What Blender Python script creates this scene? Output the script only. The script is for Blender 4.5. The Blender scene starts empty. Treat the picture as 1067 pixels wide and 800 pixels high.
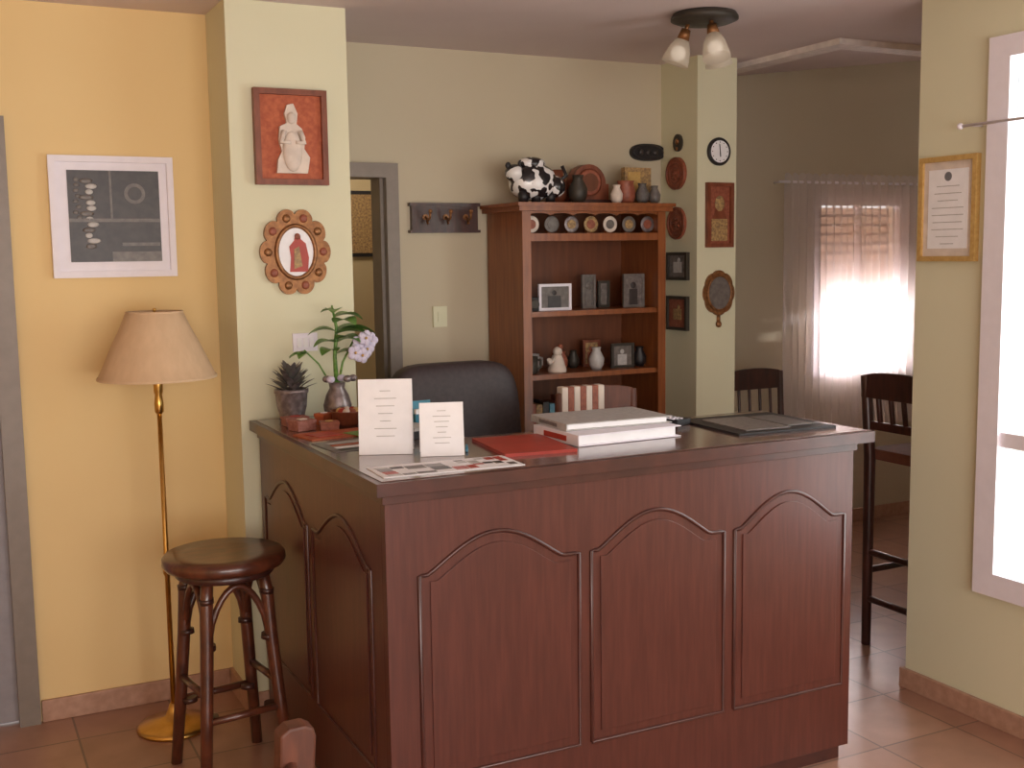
import bpy, bmesh, math, random
from mathutils import Vector, Matrix
random.seed(4)
D=bpy.data; S=bpy.context.scene
S.view_settings.view_transform='Standard'

# ---------------------------------------------------------------- materials
def lin(c): 
    c=c/255.; return c/12.92 if c<=.04045 else ((c+.055)/1.055)**2.4
def rgb(*c): return (lin(c[0]),lin(c[1]),lin(c[2]),1)
MATS={}
def mat(name,c,rough=.6,metal=0,c2=None,scale=(6,6,6),noise=4,bump=0,emit=0,trans=0,coat=0,spec=None,detail=4,hard=None):
    if name in MATS: return MATS[name]
    m=D.materials.new(name); m.use_nodes=True; nt=m.node_tree; b=nt.nodes['Principled BSDF']
    b.inputs['Base Color'].default_value=rgb(*c); b.inputs['Roughness'].default_value=rough; b.inputs['Metallic'].default_value=metal
    if coat: b.inputs['Coat Weight'].default_value=coat; b.inputs['Coat Roughness'].default_value=.15
    if spec is not None: b.inputs['Specular IOR Level'].default_value=spec
    if emit: b.inputs['Emission Color'].default_value=rgb(*c); b.inputs['Emission Strength'].default_value=emit
    tc=nt.nodes.new('ShaderNodeTexCoord'); mp=nt.nodes.new('ShaderNodeMapping'); mp.inputs['Scale'].default_value=scale
    n=nt.nodes.new('ShaderNodeTexNoise'); n.inputs['Scale'].default_value=noise; n.inputs['Detail'].default_value=detail
    nt.links.new(tc.outputs['Object'],mp.inputs[0]); nt.links.new(mp.outputs[0],n.inputs['Vector'])
    r=nt.nodes.new('ShaderNodeValToRGB'); cc=c2 or tuple(int(x*.93) for x in c)
    r.color_ramp.elements[0].position=.35; r.color_ramp.elements[1].position=.68
    if hard: r.color_ramp.elements[0].position=hard-.01; r.color_ramp.elements[1].position=hard+.01
    r.color_ramp.elements[0].color=rgb(*cc); r.color_ramp.elements[1].color=rgb(*c)
    nt.links.new(n.outputs['Fac'],r.inputs[0]); nt.links.new(r.outputs[0],b.inputs['Base Color'])
    if bump:
        bp=nt.nodes.new('ShaderNodeBump'); bp.inputs['Strength'].default_value=bump; bp.inputs['Distance'].default_value=.01
        nt.links.new(n.outputs['Fac'],bp.inputs['Height']); nt.links.new(bp.outputs[0],b.inputs['Normal'])
    MATS[name]=m; return m
W1=(1,1,1)
yellow=mat('yellow_plaster',(236,206,150),.8,c2=(234,203,146),noise=2,scale=W1)
corr=mat('corridor_plaster',(198,178,138),.8,c2=(194,174,134),noise=2,scale=W1)
cream=mat('cream_plaster',(222,218,188),.8,c2=(219,215,184),noise=2,scale=W1)
sage=mat('sage_plaster',(200,187,162),.8,c2=(197,184,158),noise=2,scale=W1)
ceilm=mat('ceiling_paint',(222,206,204),.85,c2=(216,200,198),noise=2,scale=W1)
trimw=mat('white_trim',(240,230,224),.6)
extw=mat('exterior_white',(250,248,246),.8)
skirt=mat('tile_skirting',(186,146,124),.4,c2=(170,130,108),noise=6)
mah=mat('mahogany_varnish',(92,46,37),.38,c2=(79,38,30),scale=(14,14,1.2),noise=5,coat=.2)
mahd=mat('mahogany_edge',(80,40,32),.34,c2=(64,31,26),scale=(3,3,3),coat=.25)
ctop=mat('counter_top',(118,88,80),.16,c2=(96,68,60),scale=(2,12,12),coat=.6)
oak=mat('orange_wood',(150,86,42),.42,c2=(126,68,31),scale=(12,12,1.2),noise=4,coat=.15)
oakd=mat('orange_wood_back',(116,64,34),.5,c2=(98,52,27),scale=(10,10,1),noise=4)
dkwood=mat('dark_wood',(74,38,30),.4,c2=(52,27,22),scale=(12,12,2),coat=.3)
stoolw=mat('stool_wood',(104,54,34),.32,c2=(72,36,24),scale=(4,14,4),coat=.4)
chairw=mat('chair_wood',(112,62,42),.5,c2=(84,45,30),scale=(10,10,2))
redw=mat('red_wood',(140,76,50),.45,c2=(112,56,34),scale=(8,8,3))
brass=mat('brass',(215,172,98),.28,1,c2=(200,156,82))
brassd=mat('antique_brass',(156,108,66),.4,.5,c2=(122,80,48),noise=12)
iron=mat('dark_iron',(66,60,52),.5,.3)
steel=mat('grey_metal_frame',(136,124,114),.45,.1,c2=(130,118,108))
doorg=mat('grey_door',(150,144,148),.5,c2=(142,136,140))
white=mat('white_paint',(240,234,242),.5,c2=(236,230,238))
paper=mat('paper',(246,244,246),.7,c2=(240,238,240))
ink=mat('print_grey',(120,118,122),.7)
black=mat('black',(36,32,34),.45)
leather=mat('dark_leather',(62,50,52),.5,c2=(50,40,42),noise=10)
shade=mat('lampshade_cloth',(216,184,148),.85,c2=(208,176,140),scale=(10,10,2))
redp=mat('red_cover',(178,56,42),.4)
orange=mat('orange_print',(188,98,58),.6,c2=(165,76,42),noise=10)
pinkb=mat('pinkish_box',(170,112,98),.6,c2=(140,84,72),noise=16)
greenl=mat('leaf_green',(124,164,78),.4,c2=(84,128,56),noise=12)
greend=mat('succulent_green',(108,106,96),.5,c2=(88,78,80),noise=14)
lilac=mat('flower_petal',(218,210,226),.6,c2=(200,190,214),noise=14)
pewter=mat('pewter',(160,148,148),.35,.5,c2=(120,108,108),noise=8)
terr=mat('terracotta_paint',(160,92,68),.5,c2=(134,70,50),noise=12)
gold=mat('gold_frame',(212,176,110),.4,.2,c2=(196,156,90),noise=10)
blue=mat('blue_ceramic',(70,140,165),.3)
cloth=mat('cream_cloth',(228,212,198),.85)
photo_d=mat('photo_dark',(66,58,56),.4,c2=(52,44,44),noise=6)
photo_m=mat('photo_mid',(120,112,106),.4,c2=(98,90,86),noise=8)
photo_l=mat('photo_light',(196,192,188),.4,c2=(176,172,170),noise=9)
tan=mat('tan_picture',(192,156,100),.5,c2=(132,104,74),noise=16)
seatf=mat('seat_fabric',(120,74,56),.8)
tileL=mat('grey_cover',(132,122,118),.3,c2=(96,88,86),noise=9)
bulbm=mat('bulb_glass',(245,236,222),.3,emit=.5)
patch=mat('black_white_glaze',(236,232,230),.25,c2=(34,30,32),scale=(1,1,1),noise=26,detail=1,hard=.5,coat=.5)

def glassmat(name,alpha=.75,tint=(235,240,240)):
    m=D.materials.new(name); m.use_nodes=True; nt=m.node_tree; nt.nodes.clear()
    o=nt.nodes.new('ShaderNodeOutputMaterial'); t=nt.nodes.new('ShaderNodeBsdfTransparent'); g=nt.nodes.new('ShaderNodeBsdfGlossy')
    t.inputs[0].default_value=rgb(*tint); g.inputs['Roughness'].default_value=.05
    mx=nt.nodes.new('ShaderNodeMixShader'); mx.inputs[0].default_value=1-alpha
    nt.links.new(t.outputs[0],mx.inputs[1]); nt.links.new(g.outputs[0],mx.inputs[2]); nt.links.new(mx.outputs[0],o.inputs[0]); return m
pane=glassmat('window_glass',.95)
def sheermat(name,dc,lc,ft,fa=.5):
    m=D.materials.new(name); m.use_nodes=True; nt=m.node_tree; nt.nodes.clear()
    o=nt.nodes.new('ShaderNodeOutputMaterial'); t=nt.nodes.new('ShaderNodeBsdfTransparent'); d=nt.nodes.new('ShaderNodeBsdfDiffuse'); l=nt.nodes.new('ShaderNodeBsdfTranslucent')
    d.inputs[0].default_value=rgb(*dc); l.inputs[0].default_value=rgb(*lc)
    a=nt.nodes.new('ShaderNodeMixShader'); a.inputs[0].default_value=fa; b=nt.nodes.new('ShaderNodeMixShader'); b.inputs[0].default_value=ft
    nt.links.new(d.outputs[0],a.inputs[1]); nt.links.new(l.outputs[0],a.inputs[2]); nt.links.new(a.outputs[0],b.inputs[1]); nt.links.new(t.outputs[0],b.inputs[2]); nt.links.new(b.outputs[0],o.inputs[0]); return m
sheer=sheermat('sheer_curtain',(242,234,232),(250,242,240),.36,.45); frost=sheermat('glass_shade',(225,215,200),(240,230,215),.35,.5)
def tilemat():
    m=D.materials.new('floor_tiles'); m.use_nodes=True; nt=m.node_tree; b=nt.nodes['Principled BSDF']; b.inputs['Roughness'].default_value=.28
    tc=nt.nodes.new('ShaderNodeTexCoord'); mp=nt.nodes.new('ShaderNodeMapping'); mp.inputs['Scale'].default_value=(1,1,1)
    br=nt.nodes.new('ShaderNodeTexBrick'); br.offset=0; br.inputs['Scale'].default_value=1; br.inputs['Brick Width'].default_value=.34; br.inputs['Row Height'].default_value=.34; br.inputs['Mortar Size'].default_value=.004
    br.inputs['Color1'].default_value=rgb(176,134,112); br.inputs['Color2'].default_value=rgb(160,118,98); br.inputs['Mortar'].default_value=rgb(120,92,78)
    n=nt.nodes.new('ShaderNodeTexNoise'); n.inputs['Scale'].default_value=7; n.inputs['Detail'].default_value=6
    mx=nt.nodes.new('ShaderNodeMixRGB'); mx.blend_type='MULTIPLY'; mx.inputs[0].default_value=.5
    r=nt.nodes.new('ShaderNodeValToRGB'); r.color_ramp.elements[0].color=(.6,.55,.53,1); r.color_ramp.elements[0].position=.3; r.color_ramp.elements[1].position=.65
    nt.links.new(tc.outputs['Object'],mp.inputs[0]); nt.links.new(mp.outputs[0],br.inputs['Vector']); nt.links.new(mp.outputs[0],n.inputs['Vector']); nt.links.new(n.outputs['Fac'],r.inputs[0])
    nt.links.new(br.outputs['Color'],mx.inputs[1]); nt.links.new(r.outputs[0],mx.inputs[2]); nt.links.new(mx.outputs[0],b.inputs['Base Color']); return m
tiles=tilemat()

# ---------------------------------------------------------------- mesh builder
class B:
    def __init__(s): s.bm=bmesh.new(); s.mats=[]
    def mi(s,m):
        if m not in s.mats: s.mats.append(m)
        return s.mats.index(m)
    def _fin(s,faces,m,smooth=False):
        i=s.mi(m)
        for f in faces: f.material_index=i; f.smooth=smooth
    def hexa(s,v,m):
        vs=[s.bm.verts.new(p) for p in v]
        fs=[s.bm.faces.new([vs[i] for i in q]) for q in((0,3,2,1),(4,5,6,7),(0,1,5,4),(1,2,6,5),(2,3,7,6),(3,0,4,7))]; s._fin(fs,m)
    def box(s,a,b,m,rot=0):
        x0,y0,z0=[min(a[i],b[i]) for i in range(3)]; x1,y1,z1=[max(a[i],b[i]) for i in range(3)]
        v=[(x0,y0,z0),(x1,y0,z0),(x1,y1,z0),(x0,y1,z0),(x0,y0,z1),(x1,y0,z1),(x1,y1,z1),(x0,y1,z1)]
        if rot:
            cx,cy=(x0+x1)/2,(y0+y1)/2; c,sn=math.cos(rot),math.sin(rot)
            v=[(cx+(p[0]-cx)*c-(p[1]-cy)*sn,cy+(p[0]-cx)*sn+(p[1]-cy)*c,p[2]) for p in v]
        s.hexa(v,m)
    def ring(s,c,u,w,r,n): return [s.bm.verts.new(c+u*(math.cos(2*math.pi*i/n)*r)+w*(math.sin(2*math.pi*i/n)*r)) for i in range(n)]
    def tube(s,pts,r,m,n=10,smooth=True,closed=False):
        pts=[Vector(p) for p in pts]; k=len(pts); rs=r if isinstance(r,(list,tuple)) else [r]*k
        t0=(pts[1]-pts[0]).normalized(); up=Vector((0,0,1)) if abs(t0.z)<.9 else Vector((1,0,0)); u=t0.cross(up).normalized()
        rings=[]
        for i in range(k):
            if closed: t=(pts[(i+1)%k]-pts[i-1]).normalized()
            else: t=(pts[min(i+1,k-1)]-pts[max(i-1,0)]).normalized()
            u=(u-t*u.dot(t)).normalized(); w=t.cross(u); rings.append(s.ring(pts[i],u,w,rs[i],n))
        fs=[]
        for i in range(k if closed else k-1):
            a,b=rings[i],rings[(i+1)%k]
            for j in range(n): fs.append(s.bm.faces.new((a[j],a[(j+1)%n],b[(j+1)%n],b[j])))
        s._fin(fs,m,smooth)
        if not closed: s._fin([s.bm.faces.new(rings[0][::-1]),s.bm.faces.new(rings[-1])],m)
    def lathe(s,prof,c,m,n=28,axis='z',smooth=True,cap=True,sx=1,wave=0,wn=0):
        c=Vector(c); rings=[]
        for r,h in prof:
            rg=[]
            for i in range(n):
                a=2*math.pi*i/n; rr=r*(1+wave*math.cos(wn*a)); p=(math.cos(a)*rr*sx,math.sin(a)*rr,h)
                if axis=='y': p=(p[0],-p[2],p[1])
                if axis=='x': p=(-p[2],p[0],p[1])
                rg.append(s.bm.verts.new(c+Vector(p)))
            rings.append(rg)
        fs=[]
        for a,b in zip(rings,rings[1:]):
            for j in range(n): fs.append(s.bm.faces.new((a[j],a[(j+1)%n],b[(j+1)%n],b[j])))
        s._fin(fs,m,smooth)
        if cap: s._fin([s.bm.faces.new(rings[0][::-1]),s.bm.faces.new(rings[-1])],m)
    def ball(s,c,r,m,sc=(1,1,1),seg=16,rot=None):
        M=Matrix.Translation(c)@(rot or Matrix.Identity(4))@Matrix.Diagonal((sc[0],sc[1],sc[2],1))
        g=bmesh.ops.create_uvsphere(s.bm,u_segments=seg,v_segments=seg//2+2,radius=r,matrix=M)
        fs=set(f for v in g['verts'] for f in v.link_faces); s._fin(fs,m,True)
    def soft(s,c,h,m,e=.4,tilt=0,seg=40):
        g=bmesh.ops.create_uvsphere(s.bm,u_segments=seg,v_segments=seg//2,radius=1)
        sg=lambda v:math.copysign(abs(v)**e,v)
        for v in g['verts']:
            p=v.co; rxy=math.hypot(p.x,p.y); 
            cx=sg(p.x/rxy) if rxy>1e-6 else 0; cy=sg(p.y/rxy) if rxy>1e-6 else 0; rr=abs(rxy)**e
            q=Vector((cx*rr*h[0],cy*rr*h[1],sg(p.z)*h[2])); q.y+=tilt*q.z; v.co=q+Vector(c)
        s._fin(set(f for v in g['verts'] for f in v.link_faces),m,True)
    def prism(s,pts,d,m,smooth=False):
        d=Vector(d); a=[s.bm.verts.new(p) for p in pts]; b=[s.bm.verts.new(Vector(p)+d) for p in pts]; n=len(a)
        fs=[s.bm.faces.new(a),s.bm.faces.new(b[::-1])]+[s.bm.faces.new((a[i],b[i],b[(i+1)%n],a[(i+1)%n])) for i in range(n)]
        s._fin(fs,m,False)
    def obj(s,name,bevel=0,loc=None,rot=0,recalc=True):
        if recalc: bmesh.ops.recalc_face_normals(s.bm,faces=s.bm.faces)
        me=D.meshes.new(name); s.bm.to_mesh(me); s.bm.free()
        for m in s.mats: me.materials.append(m)
        o=D.objects.new(name,me); S.collection.objects.link(o)
        if loc: o.location=loc
        if rot: o.rotation_euler[2]=rot
        if bevel:
            bv=o.modifiers.new('bevel','BEVEL'); bv.width=bevel; bv.segments=2; bv.limit_method='ANGLE'; bv.angle_limit=math.radians(50)
        return o
def simple(name,a,b,m,bevel=0):
    k=B(); k.box(a,b,m); return k.obj(name,bevel)

# ---------------------------------------------------------------- room shell
CZ=2.53
simple('floor',(-2,-2.2,-.1),(6.5,6.2,0),tiles)
k=B(); k.box((-2,-2.3,CZ),(3.34,2.94,CZ+.1),ceilm); k.box((-2,2.94,CZ),(3.49,4.62,CZ+.1),ceilm); k.box((3.49,2.94,CZ),(6.5,3.87,CZ+.1),ceilm); k.box((-2,4.62,CZ),(3.35,6.2,CZ+.1),ceilm); k.obj('ceiling')
k=B(); k.hexa([(3.34,3.87,2.53),(6.5,3.87,2.915),(6.5,5.3,2.915),(3.34,5.3,2.53),(3.34,3.87,2.65),(6.5,3.87,3.0),(6.5,5.3,3.0),(3.34,5.3,2.65)],ceilm); k.obj('ceiling_sloped')
k=B(); k.box((3.43,3.86,2.505),(3.53,4.70,2.53),trimw); k.box((3.43,3.76,2.505),(6.4,3.86,2.53),trimw); k.obj('trim_1')
simple('wall_left_yellow',(.236,4.31,0),(.93,4.45,CZ),yellow); simple('wall_left_yellow_end',(-2,4.31,0),(-.661,4.45,CZ),yellow); simple('wall_left_lintel',(-.661,4.31,2.141),(.236,4.45,CZ),yellow)
simple('wall_column_left',(.93,4.01,0),(1.36,4.72,CZ),cream)
k=B(); k.box((1.36,4.62,2.041),(1.771,4.72,CZ),sage); k.box((1.771,4.62,0),(3.12,4.72,CZ),sage); k.obj('wall_back')
simple('wall_column_right',(3.12,4.33,0),(3.34,4.72,CZ),cream)
simple('wall_side',(3.24,4.72,0),(3.34,5.2,2.75),sage)
k=B(); k.box((3.24,5.2,0),(4.58,5.34,3),sage); k.box((5.27,5.2,0),(6.5,5.34,3),sage); k.box((4.58,5.2,0),(5.27,5.34,.92),sage); k.box((4.58,5.2,1.95),(5.27,5.34,3),sage); k.obj('wall_far')
simple('wall_far_side',(6.4,3.08,0),(6.5,5.2,3),sage)
k=B(); k.box((3.34,2.94,0),(6.5,2.96,CZ),extw); k.box((3.34,2.96,0),(6.5,3.08,CZ),sage); k.obj('wall_far_front')
k=B(); k.box((3.19,2.75,0),(3.34,3.08,CZ),cream); k.box((3.19,-2.2,0),(3.34,1.45,CZ),cream); k.box((3.19,1.45,0),(3.34,2.75,.48),cream); k.box((3.19,1.45,2.32),(3.34,2.75,CZ),cream); k.obj('wall_right')
simple('wall_left',(-2.1,-2.2,0),(-2,4.45,CZ),yellow)
k=B(); k.box((-2,-2.3,0),(-1.2,-2.2,CZ),cream); k.box((2.6,-2.3,0),(3.34,-2.2,CZ),cream); k.box((-1.2,-2.3,2.3),(2.6,-2.2,CZ),cream); k.box((-1.2,-2.3,0),(2.6,-2.2,.5),cream); k.obj('wall_rear')
k=B()
for x in(-1.2,.05,1.3,2.55): k.box((x,-2.28,.55),(x+.05,-2.2,2.25),white)
k.box((-1.2,-2.28,.5),(2.6,-2.2,.55),white); k.box((-1.2,-2.28,2.25),(2.6,-2.2,2.3),white); k.obj('added_rear_window')  # invented window behind the camera, added to let light into the room
k=B(); k.box((1.0,5.9,0),(3.2,6.0,CZ),corr); k.box((.9,4.72,0),(1.0,6.0,CZ),corr); k.box((3.2,4.72,0),(3.24,6.0,CZ),sage); k.obj('wall_corridor')
simple('baseboard_left',(.24,4.295,0),(.915,4.31,.08),skirt,.003)
k=B(); k.box((.915,4.01,0),(.93,4.31,.08),skirt); k.box((.915,3.996,0),(1.36,4.01,.08),skirt); k.obj('baseboard_column')
simple('baseboard_right',(3.172,-2.2,0),(3.19,3.095,.075),skirt,.003)
simple('baseboard_right_end',(3.19,3.08,0),(3.34,3.095,.075),skirt,.003)
simple('baseboard_back',(1.78,4.605,0),(2.15,4.62,.08),skirt,.003)
simple('baseboard_far',(3.34,5.185,0),(6.4,5.2,.08),skirt,.003)

# doors
k=B(); k.box((-.66,4.285,0),(-.6,4.4,2.07),steel); k.box((.165,4.285,0),(.235,4.4,2.07),steel); k.box((-.66,4.285,2.07),(.235,4.4,2.14),steel)
k.box((-.6,4.33,.01),(.165,4.37,2.07),doorg)
for z0,z1 in((.15,.95),(1.15,1.95)): k.box((-.5,4.322,z0),(.06,4.33,z1),doorg)
k.tube([(.125,4.33,1.04),(.125,4.28,1.04),(.03,4.275,1.04)],.01,brass); k.lathe([(.022,0),(.022,.006)],(.125,4.33,1.04),brass,axis='y')
k.obj('door_1')
k=B(); k.box((1.715,4.59,0),(1.77,4.74,1.98),steel); k.box((1.36,4.59,1.98),(1.77,4.74,2.04),steel); k.box((1.70,4.63,0),(1.715,4.74,1.98),steel); k.obj('trim_2')

# right window
k=B()
fy0,fy1=1.45,2.75
k.box((3.165,fy1-.075,.46),(3.24,fy1+.01,2.34),white); k.box((3.165,fy0-.01,.46),(3.24,fy0+.075,2.34),white)
k.box((3.165,fy0+.075,.46),(3.24,fy1-.075,.54),white); k.box((3.165,fy0+.075,2.27),(3.24,fy1-.075,2.34),white)
k.box((3.18,fy0+.075,.98),(3.23,fy1-.075,1.03),white)
k.box((3.18,2.07,.54),(3.23,2.13,.98),white); k.box((3.18,2.07,1.03),(3.23,2.13,2.27),white)
k.box((3.205,fy0+.075,.54),(3.21,fy1-.075,2.27),pane)
k.obj('window_1')
k=B(); k.tube([(3.13,2.83,2.06),(3.13,1.35,2.06)],.005,white); k.ball((3.13,2.84,2.06),.011,white)
for y in(2.80,1.4): k.tube([(3.19,y,2.06),(3.13,y,2.06)],.004,white)
k.obj('curtain_rod')
k=B(); k.box((3.52,2.84,2.0),(3.60,2.93,2.46),redw); k.box((3.34,2.80,2.16),(6.0,2.93,2.3),redw); k.obj('porch_beam')
# far window
k=B()
k.box((4.56,5.19,.96),(4.62,5.25,1.91),white); k.box((5.23,5.19,.96),(5.29,5.25,1.91),white); k.box((4.56,5.19,.9),(5.29,5.25,.96),white); k.box((4.56,5.19,1.91),(5.29,5.25,1.97),white); k.box((4.905,5.2,.96),(4.945,5.24,1.91),white)
k.obj('window_2')
slat=mat('shutter_slat_glow',(206,170,142),.6); sb=slat.node_tree.nodes['Principled BSDF']; sb.inputs['Emission Color'].default_value=rgb(226,176,140); sb.inputs['Emission Strength'].default_value=.5  # emission stands in for daylight glowing through the closed slats
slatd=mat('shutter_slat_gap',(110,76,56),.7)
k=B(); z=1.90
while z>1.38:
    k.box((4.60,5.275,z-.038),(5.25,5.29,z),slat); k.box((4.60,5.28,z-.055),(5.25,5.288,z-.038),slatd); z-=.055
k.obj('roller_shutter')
k=B(); nx=150; x0,x1=4.30,5.46
for (a,b) in((x0,4.86),(4.84,x1)):
    rows=[]
    for j,z in enumerate((.60,1.1,1.6,1.98,2.075)):
        row=[]
        for i in range(nx+1):
            t=i/nx; x=a+(b-a)*t; amp=.022 if z<2 else .014
            row.append(k.bm.verts.new((x,5.12+amp*math.sin(t*2*math.pi*11+.3*j)+.006*math.sin(t*51),z+(.012*math.sin(t*2*math.pi*11) if z>2 else 0))))
        rows.append(row)
    fs=[k.bm.faces.new((p[i],p[i+1],q[i+1],q[i])) for p,q in zip(rows,rows[1:]) for i in range(nx)]; k._fin(fs,sheer,True)
k.tube([(4.25,5.12,2.035),(5.5,5.12,2.035)],.008,white)
for x in(4.28,5.47): k.tube([(x,5.2,2.035),(x,5.12,2.035)],.006,white)
k.obj('sheer_curtain',recalc=False)

# ---------------------------------------------------------------- reception counter
def arch(x0,x1,zs,zp,zb,n=40):
    pts=[(x0,zb),(x0,zs)]
    for i in range(1,n):
        t=i/n; h=(.5-.5*math.cos(2*math.pi*min(1,max(0,(t-.05)/.84))))**.55
        pts.append((x0+(x1-x0)*t,zs+(zp-zs)*h))
    return pts+[(x1,zs),(x1,zb)]
k=B()
FY=2.71; LX=.985; RX=2.56
k.box((LX,FY,.05),(RX,FY+.03,1.045),mah)
k.box((LX,FY+.03,.05),(LX+.03,3.98,1.045),mah)
k.box((RX-.03,FY+.03,.05),(RX,3.2,1.045),mah)
k.box((LX+.03,3.95,.05),(1.42,3.98,1.045),mah)
k.box((LX+.02,FY+.02,0),(RX-.02,FY+.05,.05),mahd); k.box((LX+.02,FY+.05,0),(LX+.05,3.96,.05),mahd); k.box((RX-.05,FY+.05,0),(RX-.02,3.18,.05),mahd)
k.box((1.40,3.28,.05),(1.42,3.95,1.045),mah); k.box((1.42,3.18,.7),(RX-.03,3.2,1.045),mah); k.box((LX+.03,FY+.05,.5),(1.40,3.95,.52),mah)
T0,T1=1.045,1.08
k.prism([(.955,2.68,T0),(2.62,2.68,T0),(2.62,3.25,T0),(1.46,3.25,T0),(1.46,3.995,T0),(.955,3.995,T0)],(0,0,T1-T0),mahd)
k.prism([(.975,2.70,T1),(2.60,2.70,T1),(2.60,3.23,T1),(1.44,3.23,T1),(1.44,3.975,T1),(.975,3.975,T1)],(0,0,.002),ctop)
k.box((LX-.008,FY-.008,1.02),(RX+.008,FY,1.045),mahd); k.box((LX-.008,FY,1.02),(LX,3.98,1.045),mahd)
def panel(P,a,b,dv):
    o=arch(a,b,.82,.914,.26)
    k.tube([P(x,z) for x,z in o]+[P(a,.26)],.006,mahd,n=8)
    w=.03; ii=arch(a+w,b-w,.82-w*.6,.914-w,.26+w)
    k.prism([P(x,z) for x,z in ii],dv,mah)
for a,b in((1.075,1.555),(1.595,2.055),(2.095,2.525)): panel(lambda x,z:(x,FY,z),a,b,(0,-.004,0))
for a,b in((2.83,3.36),(3.42,3.92)): panel(lambda y,z:(LX,y,z),a,b,(-.004,0,0))
k.obj('reception_counter',.002)

# ---------------------------------------------------------------- desk items
TZ=1.083
def tent(name,x,y,w,h,rot):
    k=B(); t=.05
    k.hexa([(-w/2,0,0),(w/2,0,0),(w/2,.002,0),(-w/2,.002,0),(-w/2,t*.6,h),(w/2,t*.6,h),(w/2,t*.6+.002,h),(-w/2,t*.6+.002,h)],paper)
    k.hexa([(-w/2,t*1.6,0),(w/2,t*1.6,0),(w/2,t*1.6+.002,0),(-w/2,t*1.6+.002,0),(-w/2,t*.6+.002,h-.004),(w/2,t*.6+.002,h-.004),(w/2,t*.6+.004,h),(-w/2,t*.6+.004,h)],paper)
    for i in range(7):
        f=.84-.1*i; ww=w*(.2+.07*((i*7)%4)); yy=t*.6*f-.0015
        k.hexa([(-ww/2,yy,h*f),(ww/2,yy,h*f),(ww/2,yy+.001,h*f),(-ww/2,yy+.001,h*f),(-ww/2,yy,h*f+.002),(ww/2,yy,h*f+.002),(ww/2,yy+.001,h*f+.002),(-ww/2,yy+.001,h*f+.002)],photo_l)
    k.obj(name,loc=(x,y,TZ),rot=rot)
tent('tent_card',1.125,3.07,.155,.215,math.radians(-24))
tent('tent_card',1.255,2.96,.125,.15,math.radians(-20))
rr=random.Random(9)
k=B(); k.box((1.0,2.73,TZ-.001),(1.40,2.89,TZ+.001),paper,rot=-.05)
x=1.015
while x<1.37:
    w=rr.uniform(.025,.06); y=2.745
    while y<2.86:
        h=rr.uniform(.018,.05)
        if rr.random()<.75: k.box((x,y,TZ+.0005),(min(x+w,1.39)-.004,min(y+h,2.875)-.004,TZ+.0016),rr.choice([black,tileL,photo_m,photo_d,redp,photo_l]),rot=-.05)
        y+=h
    x+=w
k.obj('leaflet')
k=B(); k.box((1.0,3.19,TZ-.001),(1.26,3.38,TZ+.001),tileL,rot=.1)
for i in range(4): k.box((1.03,3.205+i*.042,TZ+.0005),(1.24,3.23+i*.042,TZ+.0018),[black,paper,orange,photo_l][i],rot=.1)
k.obj('leaflet')
k=B(); k.box((1.0,3.44,TZ-.001),(1.24,3.58,TZ+.003),orange,rot=.15); k.box((1.15,3.42,TZ+.003),(1.27,3.52,TZ+.005),greenl,rot=.3)
k.box((1.03,3.46,TZ+.003),(1.12,3.54,TZ+.005),redp,rot=.3); k.obj('brochures')
# clutter at the left end
k=B(); k.lathe([(.045,0),(.052,.01),(.058,.045),(.062,.05),(.055,.05),(.048,.012)],(1.22,3.69,TZ),redw,wave=.03,wn=20)
for i in range(9): a=i*.7; k.ball((1.22+.028*math.cos(a),3.69+.028*math.sin(a),TZ+.045),.015,[gold,redp,cloth,terr][i%4],seg=8)
k.obj('sweets_basket')
for (x,y,w,l,h,m,m2,r_) in((1.05,3.66,.07,.06,.035,pinkb,cloth,.3),(1.13,3.62,.06,.05,.028,terr,gold,-.2),(1.06,3.78,.08,.05,.03,pinkb,redp,.1),(1.15,3.74,.05,.04,.04,orange,paper,.5)):
    k=B(); k.box((x-w/2,y-l/2,TZ),(x+w/2,y+l/2,TZ+h*.7),m,rot=r_); k.box((x-w/2-.002,y-l/2-.002,TZ+h*.7),(x+w/2+.002,y+l/2+.002,TZ+h),m,rot=r_); k.box((x-w*.2,y-l*.2,TZ+h),(x+w*.2,y+l*.2,TZ+h+.003),m2,rot=r_); k.obj('trinket_box',.001)
k=B(); k.box((1.27,3.28,TZ),(1.37,3.42,TZ+.025),black,rot=.2); k.box((1.275,3.285,TZ+.025),(1.36,3.41,TZ+.035),photo_l,rot=.3); k.obj('notebook_stack',.001)
k=B(); k.tube([(1.34,2.98,TZ+.005),(1.38,3.07,TZ+.005),(1.388,3.087,TZ+.004)],[.004,.004,.001],blue,n=8); k.obj('pen')
k=B(); k.lathe([(.03,0),(.034,.006),(.034,.06),(.029,.06),(.028,.01)],(1.315,3.60,TZ),pewter)
for i in range(5): a=i*1.25; k.tube([(1.315+.01*math.cos(a),3.60+.01*math.sin(a),TZ+.01),(1.315+.03*math.cos(a),3.60+.03*math.sin(a),TZ+.12)],.0035,[redp,black,blue,gold,paper][i],n=6)
k.obj('pen_holder')
k=B(); k.box((1.37,3.46,TZ),(1.45,3.51,TZ+.05),blue,rot=.1); k.hexa([(1.375,3.495,TZ+.045),(1.445,3.50,TZ+.045),(1.445,3.503,TZ+.045),(1.375,3.498,TZ+.045),(1.375,3.50,TZ+.09),(1.445,3.505,TZ+.09),(1.445,3.508,TZ+.09),(1.375,3.503,TZ+.09)],blue); k.box((1.38,3.475,TZ+.04),(1.44,3.49,TZ+.065),paper,rot=.1); k.obj('card_holder')
k=B(); k.box((1.42,2.84,TZ-.001),(1.64,3.15,TZ+.008),redp,rot=-.12); k.box((1.425,2.845,TZ+.002),(1.635,3.145,TZ+.006),paper,rot=-.12); k.obj('red_folder')
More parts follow.
